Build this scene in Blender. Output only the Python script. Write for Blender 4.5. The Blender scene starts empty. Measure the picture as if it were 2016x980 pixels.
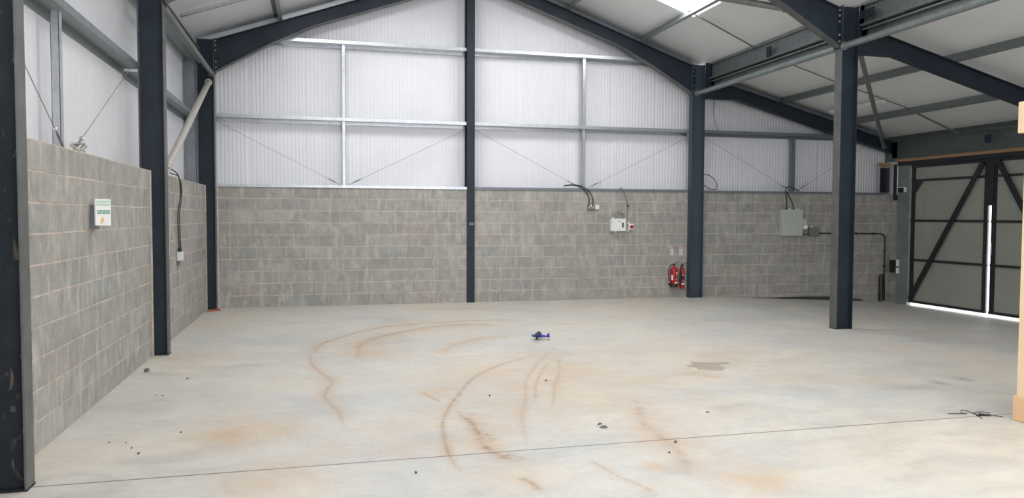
import bpy, math, random
import numpy as np
from mathutils import Vector, Matrix
random.seed(7)
rng = np.random.default_rng(7)
scn = bpy.context.scene
COL = scn.collection

# ------------------------------------------------------------------ materials
def new_mat(name):
    m = bpy.data.materials.new(name); m.use_nodes = True
    nt = m.node_tree
    return m, nt, nt.nodes['Principled BSDF']
def nd(nt, t, **kw):
    n = nt.nodes.new(t)
    for k, v in kw.items(): setattr(n, k, v)
    return n
def lk(nt, a, b): nt.links.new(a, b)
def noise(nt, scale, detail=4, rough=.55, vec=None, dist=0):
    n = nd(nt, 'ShaderNodeTexNoise'); n.inputs['Scale'].default_value = scale
    n.inputs['Detail'].default_value = detail; n.inputs['Roughness'].default_value = rough
    n.inputs['Distortion'].default_value = dist
    if vec is not None: lk(nt, vec, n.inputs['Vector'])
    return n.outputs['Fac']
def ramp(nt, fac, stops):
    r = nd(nt, 'ShaderNodeValToRGB'); cr = r.color_ramp
    while len(cr.elements) < len(stops): cr.elements.new(.5)
    for e, (p, c) in zip(cr.elements, stops):
        e.position = p; e.color = (*c, 1) if len(c) == 3 else c
    lk(nt, fac, r.inputs['Fac']); return r.outputs['Color']
def mix(nt, a, b, fac, mode='MIX'):
    m = nd(nt, 'ShaderNodeMix', data_type='RGBA', blend_type=mode)
    for s, v in ((m.inputs[6], a), (m.inputs[7], b), (m.inputs[0], fac)):
        if isinstance(v, (int, float)): s.default_value = v
        elif isinstance(v, tuple): s.default_value = (*v, 1) if len(v) == 3 else v
        else: lk(nt, v, s)
    return m.outputs[2]
def mth(nt, op, a, b=0.):
    m = nd(nt, 'ShaderNodeMath', operation=op)
    for s, v in ((m.inputs[0], a), (m.inputs[1], b)):
        if isinstance(v, (int, float)): s.default_value = v
        else: lk(nt, v, s)
    return m.outputs[0]
def bump(nt, h, b, strength=.3, dist=.01):
    n = nd(nt, 'ShaderNodeBump'); n.inputs['Strength'].default_value = strength
    n.inputs['Distance'].default_value = dist
    lk(nt, h, n.inputs['Height']); lk(nt, n.outputs[0], b.inputs['Normal'])
def objco(nt): return nd(nt, 'ShaderNodeTexCoord').outputs['Object']
def stretched(nt, s):
    mp = nd(nt, 'ShaderNodeMapping'); mp.inputs['Scale'].default_value = s
    lk(nt, objco(nt), mp.inputs['Vector']); return mp.outputs[0]

def plain(name, col, rough=.5, metal=0., var=.0, scale=8.):
    m, nt, b = new_mat(name)
    b.inputs['Roughness'].default_value = rough; b.inputs['Metallic'].default_value = metal
    if var:
        f = noise(nt, scale, 5, .6, objco(nt))
        lo = tuple(c*(1-var) for c in col); hi = tuple(min(1, c*(1+var)) for c in col)
        lk(nt, ramp(nt, f, [(.3, lo), (.7, hi)]), b.inputs['Base Color'])
    else: b.inputs['Base Color'].default_value = (*col, 1)
    return m

M = {}
M['steel'] = plain('painted_dark_steel', (.024, .033, .046), .5, .0, .18, 3.)
# the near column has scraped, dusty paint
def scraped():
    m, nt, b = new_mat('scraped_dark_steel')
    oc = objco(nt)
    f = noise(nt, 3.2, 6, .62, stretched(nt, (3, 3, 1.2)), 1.5)
    base = ramp(nt, noise(nt, 4, 5, .6, oc), [(.3, (.013, .017, .022)), (.7, (.022, .027, .034))])
    dirt = ramp(nt, f, [(.60, (0, 0, 0)), (.66, (1, 1, 1))])
    lk(nt, mix(nt, base, (.17, .13, .10), mth(nt, 'MULTIPLY', dirt, .6)), b.inputs['Base Color'])
    b.inputs['Roughness'].default_value = .6; b.inputs['Specular IOR Level'].default_value = .2
    return m
M['steel'].node_tree.nodes['Principled BSDF'].inputs['Specular IOR Level'].default_value = .22
M['scraped'] = scraped()
M['steel_hazed'] = plain('flare_hazed_steel', (.042, .060, .082), .5, .0, .12, 3.)  # column steel made paler and bluer: lens-flare haze put into its colour
M['flange'] = plain('grey_steel_flange', (.10, .105, .105), .45, .1, .25, 6)  # paler grey than the webs
def galv(name, c0, c1, rough=.38, metal=.55):
    m, nt, b = new_mat(name)
    f = noise(nt, 14, 5, .6, objco(nt), .6)
    lk(nt, ramp(nt, f, [(.3, c0), (.7, c1)]), b.inputs['Base Color'])
    b.inputs['Metallic'].default_value = metal
    lk(nt, mth(nt, 'MULTIPLY_ADD', f, .3), b.inputs['Roughness'])
    b.inputs['Roughness'].default_value = rough
    for l in list(b.inputs['Roughness'].links): nt.links.remove(l)
    return m
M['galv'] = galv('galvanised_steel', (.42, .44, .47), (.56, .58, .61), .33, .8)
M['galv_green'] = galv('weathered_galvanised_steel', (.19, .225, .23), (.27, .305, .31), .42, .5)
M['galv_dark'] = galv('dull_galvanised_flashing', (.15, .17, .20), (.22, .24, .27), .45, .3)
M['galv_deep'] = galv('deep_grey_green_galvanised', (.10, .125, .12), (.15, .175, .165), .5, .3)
M['tube'] = galv('dusty_primed_tube', (.40, .39, .35), (.5, .49, .45), .5, .15)
M['tube_dark'] = galv('dull_steel_tube', (.13, .14, .135), (.2, .21, .2), .45, .3)

def cladding_mat():
    m, nt, b = new_mat('white_liner_sheet')
    lk(nt, ramp(nt, noise(nt, .8, 4, .6, objco(nt)), [(.3, (.70, .71, .755)), (.7, (.76, .77, .815))]), b.inputs['Base Color'])
    b.inputs['Roughness'].default_value = .38
    return m
M['clad'] = cladding_mat()
def ceil_mat():
    m, nt, b = new_mat('pale_grey_roof_liner')
    lk(nt, ramp(nt, noise(nt, .6, 4, .6, objco(nt)), [(.3, (.82, .83, .84)), (.7, (.87, .875, .88))]), b.inputs['Base Color'])
    b.inputs['Roughness'].default_value = .45
    return m
M['ceil'] = ceil_mat()

def block_mat():
    m, nt, b = new_mat('concrete_block')
    oc = objco(nt)
    at = nd(nt, 'ShaderNodeAttribute', attribute_name='tone')
    sep = nd(nt, 'ShaderNodeSeparateColor'); lk(nt, at.outputs['Color'], sep.inputs[0])
    tone = sep.outputs[0]; warm = sep.outputs[1]; isblock = sep.outputs[2]
    base = ramp(nt, tone, [(0, (.285, .288, .275)), (.5, (.33, .33, .312)), (1, (.395, .39, .37))])
    base = mix(nt, base, (.38, .33, .285), mth(nt, 'MULTIPLY', warm, .5))
    n1 = noise(nt, 5, 6, .65, oc, .4)
    base = mix(nt, base, ramp(nt, n1, [(.25, (.55, .55, .55)), (.75, (1.35, 1.33, 1.3))]), .55, 'MULTIPLY')
    grit = noise(nt, 90, 3, .7, oc)
    base = mix(nt, base, ramp(nt, grit, [(.3, (.78, .78, .78)), (.7, (1.2, 1.2, 1.2))]), .7, 'MULTIPLY')
    # white efflorescence streaks
    n2 = noise(nt, 1, 6, .68, stretched(nt, (9, 9, 2.2)), .3)
    ef = ramp(nt, n2, [(.51, (0, 0, 0)), (.66, (1, 1, 1))])
    base = mix(nt, base, (.62, .62, .59), mth(nt, 'MULTIPLY', ef, .38))
    n3 = noise(nt, 18, 6, .7, oc, 1.5)
    ef2 = ramp(nt, n3, [(.63, (0, 0, 0)), (.70, (1, 1, 1))])
    base = mix(nt, base, (.6, .59, .57), mth(nt, 'MULTIPLY', ef2, .6))
    mort = ramp(nt, noise(nt, 7, 5, .6, oc), [(.3, (.42, .33, .265)), (.5, (.54, .46, .40)), (.75, (.66, .62, .56))])
    lk(nt, mix(nt, mort, base, isblock), b.inputs['Base Color'])
    b.inputs['Roughness'].default_value = .9
    bump(nt, mth(nt, 'ADD', grit, mth(nt, 'MULTIPLY', n1, 1.5)), b, .35, .006)
    return m
M['block'] = block_mat()

def floor_mat():
    m, nt, b = new_mat('power_floated_concrete')
    oc = objco(nt)
    a1 = nd(nt, 'ShaderNodeAttribute', attribute_name='stain')
    sep = nd(nt, 'ShaderNodeSeparateColor'); lk(nt, a1.outputs['Color'], sep.inputs[0])
    line, blob, wet = sep.outputs[0], sep.outputs[1], sep.outputs[2]
    big = noise(nt, .38, 6, .62, oc, .6)
    base = ramp(nt, big, [(.30, (.41, .435, .445)), (.45, (.52, .52, .50)), (.56, (.565, .545, .50)), (.72, (.58, .525, .445))])
    mid = noise(nt, 1, 7, .68, stretched(nt, (1.6, 3.4, 1)), 1.0)
    base = mix(nt, base, ramp(nt, mid, [(.30, (.80, .815, .83)), (.48, (1, 1, 1)), (.70, (1.12, 1.105, 1.08))]), .85, 'MULTIPLY')
    fine = noise(nt, 9, 8, .72, oc, 1.2)
    base = mix(nt, base, ramp(nt, fine, [(.3, (.9, .9, .9)), (.6, (1.05, 1.05, 1.05))]), .7, 'MULTIPLY')
    # loose orange soil
    brk = ramp(nt, noise(nt, 6, 7, .72, oc, 1.2), [(.36, (0, 0, 0)), (.62, (1, 1, 1))])
    soft = ramp(nt, noise(nt, 1.3, 7, .7, oc, 1.4), [(.42, (0, 0, 0)), (.68, (1, 1, 1))])
    base = mix(nt, base, (.52, .395, .275), mth(nt, 'MULTIPLY', mth(nt, 'MULTIPLY', blob, mth(nt, 'ADD', soft, .55)), .82))
    base = mix(nt, base, (.46, .39, .31), mth(nt, 'MULTIPLY', soft, .22))
    base = mix(nt, base, (.34, .22, .135), mth(nt, 'MULTIPLY', mth(nt, 'MULTIPLY', line, mth(nt, 'ADD', mth(nt, 'MULTIPLY', brk, .8), .3)), .95))
    # dark specks
    sp = nd(nt, 'ShaderNodeTexVoronoi'); sp.inputs['Scale'].default_value = 2.2; lk(nt, oc, sp.inputs['Vector'])
    dot = mth(nt, 'LESS_THAN', sp.outputs['Distance'], .018)
    base = mix(nt, base, (.12, .10, .09), mth(nt, 'MULTIPLY', dot, .8))
    base = mix(nt, base, (.30, .25, .20), mth(nt, 'MULTIPLY', wet, .72))
    # saw-cut joints between the slabs
    sx = nd(nt, 'ShaderNodeSeparateXYZ'); lk(nt, oc, sx.inputs[0])
    wob = mth(nt, 'MULTIPLY', mth(nt, 'SUBTRACT', noise(nt, 3, 3, .5, oc), .5), .008)
    for y0, w, k in ((-9.47, .0075, .85), (-4.86, .02, .45), (-14.2, .006, .8)):
        d = mth(nt, 'ABSOLUTE', mth(nt, 'ADD', mth(nt, 'SUBTRACT', sx.outputs[1], y0), wob))
        on = mth(nt, 'MULTIPLY', mth(nt, 'LESS_THAN', d, w), k)
        if y0 == -4.86: on = mth(nt, 'MULTIPLY', on, mth(nt, 'GREATER_THAN', sx.outputs[0], 9.9))
        base = mix(nt, base, (.10, .07, .05), on)
    lk(nt, base, b.inputs['Base Color'])
    rg = ramp(nt, mid, [(.3, (.42, .42, .42)), (.7, (.62, .62, .62))])
    lk(nt, rg, b.inputs['Roughness'])
    b.inputs['Specular IOR Level'].default_value = .45
    bump(nt, fine, b, .12, .004)
    return m
M['floor'] = floor_mat()

def wood_mat(name, c0, c1, sc=(1, 1, .12)):
    m, nt, b = new_mat(name)
    f = noise(nt, 14, 6, .6, stretched(nt, sc), .6)
    lk(nt, ramp(nt, f, [(.3, c0), (.7, c1)]), b.inputs['Base Color'])
    b.inputs['Roughness'].default_value = .55
    return m
M['wood'] = wood_mat('pale_tan_board', (.84, .62, .40), (.92, .71, .49))
M['wood2'] = wood_mat('tan_board_plinth', (.74, .48, .28), (.82, .56, .34))
M['timber'] = wood_mat('orange_timber', (.28, .16, .08), (.38, .22, .11), (1, .1, 1))
M['door'] = plain('greenish_grey_door_sheet', (.30, .315, .28), .5, 0, .05, 2)
M['jamb'] = plain('grey_green_steel_post', (.21, .24, .225), .45, .2, .12, 4)
M['black'] = plain('black_rubber', (.012, .012, .013), .5)
M['blackpaint'] = plain('black_door_frame_steel', (.014, .016, .02), .42, 0, .2, 4)
M['cablegrey'] = plain('grey_cable', (.16, .16, .16), .5)
M['white'] = plain('white_plastic', (.78, .78, .77), .4)
M['offwhite'] = plain('off_white_enamel', (.66, .68, .68), .35, 0, .04, 6)
M['db'] = plain('grey_green_enclosure_paint', (.46, .49, .455), .45, 0, .04, 5)
M['greybox'] = plain('mid_grey_plastic', (.17, .185, .19), .5)
M['metal'] = plain('bright_zinc', (.55, .55, .55), .3, .7)
M['red'] = plain('extinguisher_red', (.36, .012, .017), .3)
M['darkred'] = plain('dark_red_plastic', (.42, .01, .02), .35)
M['cream'] = plain('cream_label', (.72, .62, .42), .5)
M['labelwhite'] = plain('white_label', (.75, .73, .72), .5)
M['blueink'] = plain('blue_print', (.03, .07, .33), .5)
M['greenink'] = plain('pale_green_print', (.32, .52, .40), .5)
M['greendark'] = plain('green_print', (.10, .30, .20), .5)
M['orangeink'] = plain('orange_print', (.78, .45, .16), .5)
M['planeblue'] = plain('glossy_blue_plastic', (.016, .03, .36), .3)
M['planedark'] = plain('dark_navy_plastic', (.009, .010, .045), .6)
M['brick'] = plain('broken_red_brick', (.33, .115, .06), .85, 0, .35, 30)
M['stone'] = plain('grey_brown_stone', (.14, .12, .10), .85, 0, .3, 40)
M['paper'] = plain('dried_leaf_brown', (.12, .11, .09), .8, 0, .3, 40)
M['bolt'] = plain('pale_bolt_head', (.5, .52, .54), .35, .5)
M['dpc'] = plain('dark_plastic_membrane', (.035, .035, .042), .5, 0, .3, 9)
def glow():
    m, nt, b = new_mat('daylit_translucent_rooflight')
    b.inputs['Base Color'].default_value = (.9, .93, .95, 1)
    b.inputs['Emission Color'].default_value = (1, .985, .965, 1)
    b.inputs['Emission Strength'].default_value = ROOF_E
    return m
ROOF_E = 12.0
M['glow'] = glow()

# ------------------------------------------------------------------ mesh builder
class MB:
    def __init__(s): s.v = []; s.f = []
    def add(s, vs, fs):
        o = len(s.v); s.v += [tuple(v) for v in vs]; s.f += [tuple(i+o for i in f) for f in fs]; return s
    def box(s, x0, x1, y0, y1, z0, z1):
        vs = [(x, y, z) for z in (z0, z1) for y in (y0, y1) for x in (x0, x1)]
        return s.add(vs, [(0, 2, 3, 1), (4, 5, 7, 6), (0, 1, 5, 4), (2, 6, 7, 3), (0, 4, 6, 2), (1, 3, 7, 5)])
    def prism(s, poly, axis, a0, a1):
        def P(u, w, a): return {0: (a, u, w), 1: (u, a, w), 2: (u, w, a)}[axis]
        n = len(poly); vs = [P(u, w, a0) for u, w in poly]+[P(u, w, a1) for u, w in poly]
        fs = [tuple(range(n-1, -1, -1)), tuple(range(n, 2*n))]+[(i, (i+1) % n, n+(i+1) % n, n+i) for i in range(n)]
        return s.add(vs, fs)
    def sweep(s, sec, p0, p1, up=(0, 0, 1)):
        """extrude a closed 2-D section (side, up) from p0 to p1"""
        p0 = Vector(p0); p1 = Vector(p1); d = (p1-p0).normalized()
        sd = d.cross(Vector(up)).normalized(); u = sd.cross(d)
        n = len(sec)
        vs = [p0+sd*a+u*b for a, b in sec]+[p1+sd*a+u*b for a, b in sec]
        fs = [tuple(range(n-1, -1, -1)), tuple(range(n, 2*n))]+[(i, (i+1) % n, n+(i+1) % n, n+i) for i in range(n)]
        return s.add(vs, fs)
    def bar(s, p0, p1, w, h, up=(0, 0, 1)):
        return s.sweep([(-w/2, -h/2), (w/2, -h/2), (w/2, h/2), (-w/2, h/2)], p0, p1, up)
    def tube(s, pts, r, n=10, cap=True):
        pts = [Vector(p) for p in pts]; k = len(pts); rs = r if isinstance(r, (list, tuple)) else [r]*k
        vs = []; prev = None
        for i, p in enumerate(pts):
            d = (pts[min(i+1, k-1)]-pts[max(i-1, 0)]).normalized()
            if prev is None:
                a = Vector((0, 0, 1)) if abs(d.z) < .9 else Vector((1, 0, 0))
                u = d.cross(a).normalized()
            else: u = (prev-d*prev.dot(d)).normalized()
            prev = u; w = d.cross(u)
            vs += [p+(u*math.cos(t)+w*math.sin(t))*rs[i] for t in [2*math.pi*j/n for j in range(n)]]
        fs = [(i*n+j, i*n+(j+1) % n, (i+1)*n+(j+1) % n, (i+1)*n+j) for i in range(k-1) for j in range(n)]
        if cap: fs += [tuple(range(n-1, -1, -1)), tuple(range((k-1)*n, k*n))]
        return s.add(vs, fs)
    def lathe(s, prof, c=(0, 0, 0), axis=2, n=24):
        vs = []
        for r, h in prof:
            for j in range(n):
                t = 2*math.pi*j/n; a, b = r*math.cos(t), r*math.sin(t)
                q = {2: (a, b, h), 1: (a, h, b), 0: (h, a, b)}[axis]
                vs.append((c[0]+q[0], c[1]+q[1], c[2]+q[2]))
        k = len(prof)
        fs = [(i*n+j, i*n+(j+1) % n, (i+1)*n+(j+1) % n, (i+1)*n+j) for i in range(k-1) for j in range(n)]
        fs += [tuple(range(n)), tuple(range((k-1)*n, k*n))]
        return s.add(vs, fs)
    def build(s, name, mat, parent=None, loc=None, bevel=0, smooth=False, origin=True):
        me = bpy.data.meshes.new(name)
        off = Vector((0, 0, 0))
        v = s.v
        if loc is not None: off = Vector(loc)
        if off.length: v = [(a[0]-off.x, a[1]-off.y, a[2]-off.z) for a in v]
        me.from_pydata([tuple(a) for a in v], [], s.f); me.validate(); me.update()
        import bmesh
        bm = bmesh.new(); bm.from_mesh(me); bmesh.ops.recalc_face_normals(bm, faces=bm.faces); bm.to_mesh(me); bm.free()
        me.materials.append(M[mat] if isinstance(mat, str) else mat)
        if smooth:
            for p in me.polygons: p.use_smooth = True
            try: me.set_sharp_from_angle(angle=math.radians(40))
            except Exception: pass
        o = bpy.data.objects.new(name, me); COL.objects.link(o)
        if parent is not None:
            o.parent = parent; o.location = off-parent.location if loc is not None else -parent.location
            if parent.rotation_euler.z: o.location = off if loc is not None else (0, 0, 0)
        else: o.location = off
        if bevel:
            b = o.modifiers.new('bevel', 'BEVEL'); b.width = bevel; b.segments = 2; b.limit_method = 'ANGLE'
        return o
def arc(pts, n=10):
    """smooth curve through control points (Catmull-Rom)"""
    P = [Vector(p) for p in pts]; P = [P[0]*2-P[1]]+P+[P[-1]*2-P[-2]]; out = []
    for i in range(1, len(P)-2):
        a, b, c, d = P[i-1:i+3]
        for k in range(n):
            t = k/n
            out.append(.5*((2*b)+(c-a)*t+(2*a-5*b+4*c-d)*t*t+(3*b-a-3*c+d)*t**3))
    out.append(P[-2]); return out
def thing(name, label, cat, loc=(0, 0, 0), group=None, rz=0):
    o = bpy.data.objects.new(name, None); COL.objects.link(o); o.location = loc; o.rotation_euler.z = rz
    o.empty_display_size = .1
    o['label'] = label; o['category'] = cat
    if group: o['group'] = group
    return o
def tag(o, label, cat, group=None):
    o['label'] = label; o['category'] = cat
    if group: o['group'] = group
    return o
def struct(o): o['kind'] = 'structure'; return o

YF = -19.1                      # far end of the building, behind the camera
def floor_z(x): return -max(0., min(x, 16.)-10.)*.047
def main_top(x): return 4.85+.35*(min(x, 9.8-x)-.17)        # top edge of the portal rafters
def main_ceil(x): return main_top(x)+.20
def lean_top(x): return 4.64-.262*(x-9.92)
def lean_ceil(x): return lean_top(x)+.165
def roof_z(x): return main_ceil(x) if x <= 9.92 else lean_ceil(x)

# ------------------------------------------------------------------ floor (with its dirt and tyre marks)
STAIN = {
'A':[(1.85,-5.16),(2.0,-4.42),(2.41,-3.6),(2.97,-2.99),(3.51,-2.76),(4.03,-2.64),(4.73,-2.6),(5.33,-2.88)],
'B':[(2.38,-5.57),(2.51,-4.54),(2.77,-3.98),(3.31,-3.4),(3.8,-3.06),(4.39,-3.08),(4.74,-3.28)],
'A2':[(1.85,-5.16),(1.89,-5.78),(1.97,-6.28),(2.07,-6.78),(2.02,-7.42),(2.11,-8.0),(2.14,-8.55)],
'C':[(4.61,-5.81),(4.02,-6.28),(3.61,-6.83),(3.28,-7.55),(3.06,-8.23),(2.93,-8.67),(2.88,-9.08),(2.87,-9.54),(2.89,-9.85)],
'D':[(4.94,-5.35),(4.5,-6.2),(4.18,-6.86),(3.96,-7.53),(3.7,-8.38),(3.45,-9.32)],
'E':[(4.58,-6.35),(4.33,-6.78),(4.06,-7.55),(3.87,-8.11)],
'F':[(4.82,-6.0),(4.41,-7.13),(3.95,-8.37)],
'G':[(3.14,-8.32),(3.18,-8.6),(3.16,-9.03),(3.15,-9.3),(3.21,-9.52),(3.29,-9.69)],
'H':[(2.91,-7.41),(3.05,-7.92)],
'I':[(3.23,-10.02),(3.28,-10.11),(3.3,-10.31)],
'K':[(4.86,-8.18),(4.6,-8.88),(4.56,-9.31),(4.49,-9.78),(4.31,-10.28)],
'L':[(3.79,-9.76),(3.87,-10.14),(3.94,-10.31),(3.99,-10.51)],
'M':[(3.41,-5.53),(3.68,-4.89),(4.18,-4.39),(4.65,-4.31)],
'N':[(3.72,-.88),(4.33,-.89),(5.08,-1.05),(5.92,-1.62)]}
LINEW = {'A':(.05,.8),'B':(.09,.85),'A2':(.04,.75),'C':(.035,1.),'D':(.035,.55),'E':(.03,.7),'F':(.03,.6),'G':(.07,1.),'H':(.018,.9),
         'I':(.05,1.),'K':(.10,.55),'L':(.016,.8),'M':(.06,.35),'N':(.05,.35)}
BLOB = [(2.58,-8.65,.35,.5),(2.61,-9.12,.3,.6),(1.51,-8.46,.35,1.),(1.62,-9.67,.35,.9),(4.4,-7.3,1.0,.75),(3.9,-7.1,.7,.7),
 (3.25,-7.36,.4,.8),(3.24,-8.81,.3,.8),(4.62,-5.95,.5,.6),(2.55,-5.18,.4,.7),(4.5,-8.1,.9,.6),(5.22,-7.53,.5,.6),
 (2.01,-9.18,.3,.4),(3.18,-9.93,.4,.5),(7.13,-6.54,.7,.4),(6.79,-7.69,.4,.6),(7.67,-8.01,.35,.5),(9.46,-7.75,.6,.3),
 (4.74,-10.39,.3,.8),(4.2,-10.02,.12,1.),(9.32,-6.45,.6,.3),(5.98,-7.39,.25,.8),(1.3,-8.62,.35,1.),(1.31,-8.17,.3,.6),
 (1.56,-9.81,.3,.8),(3.6,-3.0,.7,.5),(2.7,-4.0,.5,.5),(4.6,-6.6,.6,.7),(3.6,-7.9,.6,.5),(5.4,-6.1,.8,.35),(.07,-7.35,.25,.3),
 (3.1,-8.6,.45,.6),(.35,-5.0,.3,.6)]
PUD = [(6.02,-6.88),(6.14,-6.82),(6.21,-6.63),(6.41,-6.73),(6.67,-6.74),(6.58,-6.86),(6.42,-6.91),(6.45,-7.0),(6.38,-7.14),
       (6.31,-7.2),(6.22,-7.12),(6.08,-7.08),(6.12,-6.97)]
def build_floor():
    xs = np.unique(np.round(np.concatenate([np.array([-.5, -.3, 0.]), np.arange(.0, 7.2, .018), np.arange(7.2, 15.7, .1), [15.7]]), 4))
    ys = np.unique(np.round(np.concatenate([[YF-1.5], np.arange(YF, -11.3, .3), np.arange(-11.3, -2.0, .018), np.arange(-2., .31, .05), [.35]]), 4))
    X, Y = np.meshgrid(xs, ys); nx, ny = len(xs), len(ys)
    Z = -np.clip(X-10, 0, 6)*.047
    co = np.stack([X, Y, Z], -1).reshape(-1, 3).astype(np.float32)
    i = np.arange(nx*ny).reshape(ny, nx)
    q = np.stack([i[:-1, :-1], i[:-1, 1:], i[1:, 1:], i[1:, :-1]], -1).reshape(-1, 4)
    me = bpy.data.meshes.new('floor')
    me.vertices.add(len(co)); me.vertices.foreach_set('co', co.ravel())
    me.loops.add(q.size); me.loops.foreach_set('vertex_index', q.ravel().astype(np.int32))
    me.polygons.add(len(q)); me.polygons.foreach_set('loop_start', (np.arange(len(q))*4).astype(np.int32))
    me.polygons.foreach_set('loop_total', np.full(len(q), 4, np.int32))
    me.update(calc_edges=True)
    P = co[:, :2].astype(float)
    # wobble the lookup a little so that marks are not machine-straight
    W = P+np.stack([.012*np.sin(P[:, 1]*4+P[:, 0]*3), .012*np.sin(P[:, 0]*4-P[:, 1]*2)], -1)
    line = np.zeros(len(P)); blob = np.zeros(len(P)); wet = np.zeros(len(P))
    for k, pl in STAIN.items():
        w, s = LINEW[k]
        pts = np.array([(v.x, v.y) for v in arc([(a, b, 0) for a, b in pl], 6)])
        lo = pts.min(0)-4*w; hi = pts.max(0)+4*w
        m = np.where((W > lo).all(1) & (W < hi).all(1))[0]; Q = W[m]; d = np.full(len(Q), 9.)
        tt = np.zeros(len(Q)); n = len(pts)-1
        for j in range(n):
            a, b = pts[j], pts[j+1]; ab = b-a; t = np.clip(((Q-a)@ab)/(ab@ab+1e-9), 0, 1)
            dd = np.linalg.norm(Q-a-t[:, None]*ab, axis=1); u = dd < d; d[u] = dd[u]; tt[u] = (j+t[u])/n
        core = np.exp(-(d/(w*.35))**2)*.75+np.exp(-(d/w)**2)*.4
        fade = np.clip(np.minimum(tt, 1-tt)*6+.25, 0, 1)
        line[m] = np.maximum(line[m], core*s*fade*(.88+.12*np.sin(W[m][:, 0]*23+W[m][:, 1]*17)))
        blob[m] = np.maximum(blob[m], np.exp(-(d/(w*3))**2)*.6*fade)
    for x, y, r, s in BLOB:
        d = np.hypot((W[:, 0]-x), (W[:, 1]-y)); blob = np.maximum(blob, np.exp(-(d/r)**2)*s)
    pg = np.array(PUD); m = np.where((P > pg.min(0)-.1).all(1) & (P < pg.max(0)+.1).all(1))[0]; Q = W[m]
    ins = np.zeros(len(Q), bool)
    for j in range(len(pg)):
        a, b = pg[j], pg[j-1]
        c = ((a[1] > Q[:, 1]) != (b[1] > Q[:, 1])) & (Q[:, 0] < (b[0]-a[0])*(Q[:, 1]-a[1])/(b[1]-a[1]+1e-12)+a[0]); ins ^= c
    wet[m] = ins
    for x, y, rx, ry in ((6.0,-7.0,.03,.02),(5.95,-7.25,.03,.02),(6.9,-7.05,.06,.02),(8.6,-8.2,.02,.10),(8.2,-8.3,.015,.12)):
        wet = np.maximum(wet, np.exp(-((P[:, 0]-x)/rx)**2-((P[:, 1]-y)/ry)**2)*1.)
    G = STAIN['G']; q = random.Random(11)
    for _ in range(46):
        t = q.random()*(len(G)-1.01); j = int(t); f = t-j
        x = G[j][0]*(1-f)+G[j+1][0]*f+q.uniform(-.03, .10); y = G[j][1]*(1-f)+G[j+1][1]*f+q.uniform(-.05, .05)
        rx, ry = q.uniform(.02, .05), q.uniform(.008, .013)
        u = (P[:, 0]-x)+.4*(P[:, 1]-y)
        line = np.maximum(line, np.exp(-(u/rx)**2-((P[:, 1]-y)/ry)**2)*1.2)
    ca = me.color_attributes.new('stain', 'FLOAT_COLOR', 'POINT')
    c = np.stack([line, blob, wet, np.ones(len(P))], -1).astype(np.float32); ca.data.foreach_set('color', c.ravel())
    me.materials.append(M['floor'])
    o = bpy.data.objects.new('floor', me); COL.objects.link(o); struct(o)
build_floor()

# ------------------------------------------------------------------ block walls
def block_wall(name, runs, parent=None):
    """runs: list of (kind, a0, a1, plane, z0, z1, inward) laid in stretcher bond; one mesh, mortar behind the block faces"""
    vs = []; fs = []; tones = []
    def quadbox(c0, c1, tone):
        o = len(vs)
        (x0, y0, z0), (x1, y1, z1) = c0, c1
        vs.extend([(x, y, z) for z in (z0, z1) for y in (y0, y1) for x in (x0, x1)])
        for f in [(0, 2, 3, 1), (4, 5, 7, 6), (0, 1, 5, 4), (2, 6, 7, 3), (0, 4, 6, 2), (1, 3, 7, 5)]:
            fs.append(tuple(i+o for i in f))
        tones.extend([tone]*8)
    for axis, a0, a1, plane, z0, z1, inn, ph in runs:
        def put(u0, u1, w0, w1, d0, d1, tone):
            pa, pb = sorted((plane+inn*d0, plane+inn*d1))
            if axis == 'x': quadbox((u0, pa, w0), (u1, pb, w1), tone)
            else: quadbox((pa, u0, w0), (pb, u1, w1), tone)
        put(a0, a1, z0, z1, -.10, -.0025, (.5, 0, 0, 1))
        nrow = int(round((z1-z0)/.225+.4))
        for r in range(nrow+1):
            zt = z1-r*.225; zb = max(zt-.225, z0)
            if zt-zb < .03: continue
            u = a0-((ph+(r % 2)*.225+random.choice([0, 0, 0, .05])) % .45)
            while u < a1:
                w = .45
                if random.random() < .02: w = .11
                ua, ub = max(u, a0), min(u+w, a1)
                if ub-ua > .03:
                    j = lambda s=.0022: random.uniform(-s, s)
                    g = .0042
                    t = min(1, max(0, random.gauss(.48, .2))); wm = max(0, random.gauss(.25, .3))
                    put(ua+g+j(), ub-g+j(), zb+.0068+j(), zt-.0068+j(), -.05, .0+random.uniform(-.0015, .0015), (t, min(1, wm), 1, 1))
                u += w
    me = bpy.data.meshes.new(name); me.from_pydata(vs, [], fs); me.update()
    ca = me.color_attributes.new('tone', 'FLOAT_COLOR', 'POINT')
    ca.data.foreach_set('color', np.array(tones, np.float32).ravel())
    me.materials.append(M['block'])
    o = bpy.data.objects.new(name, me); COL.objects.link(o)
    if parent: o.parent = parent
    struct(o); return o
# phase found from the joints: back wall joint at x = .84 on the fourth course
WB = block_wall('wall_back', [('x', .165, 4.80, 0, 0, 2.25, -1, .0), ('x', 4.955, 9.80, 0, 0, 2.25, -1, .14), ('x', 9.80, 14.66, 0, -.225, 2.25, -1, .2)])
WL = block_wall('wall_left', [('y', -4.62, -.17, 0, 0, 2.25, 1, .1), ('y', -9.40, -4.79, 0, 0, 2.25, 1, .3), ('y', YF, -9.56, 0, 0, 2.25, 1, 0)])
WR = block_wall('wall_right', [('y', -.33, .0, 14.65, -.225, 2.25, -1, .1)])
# correct facing: mortar goes outward, faces sit on the plane

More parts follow.
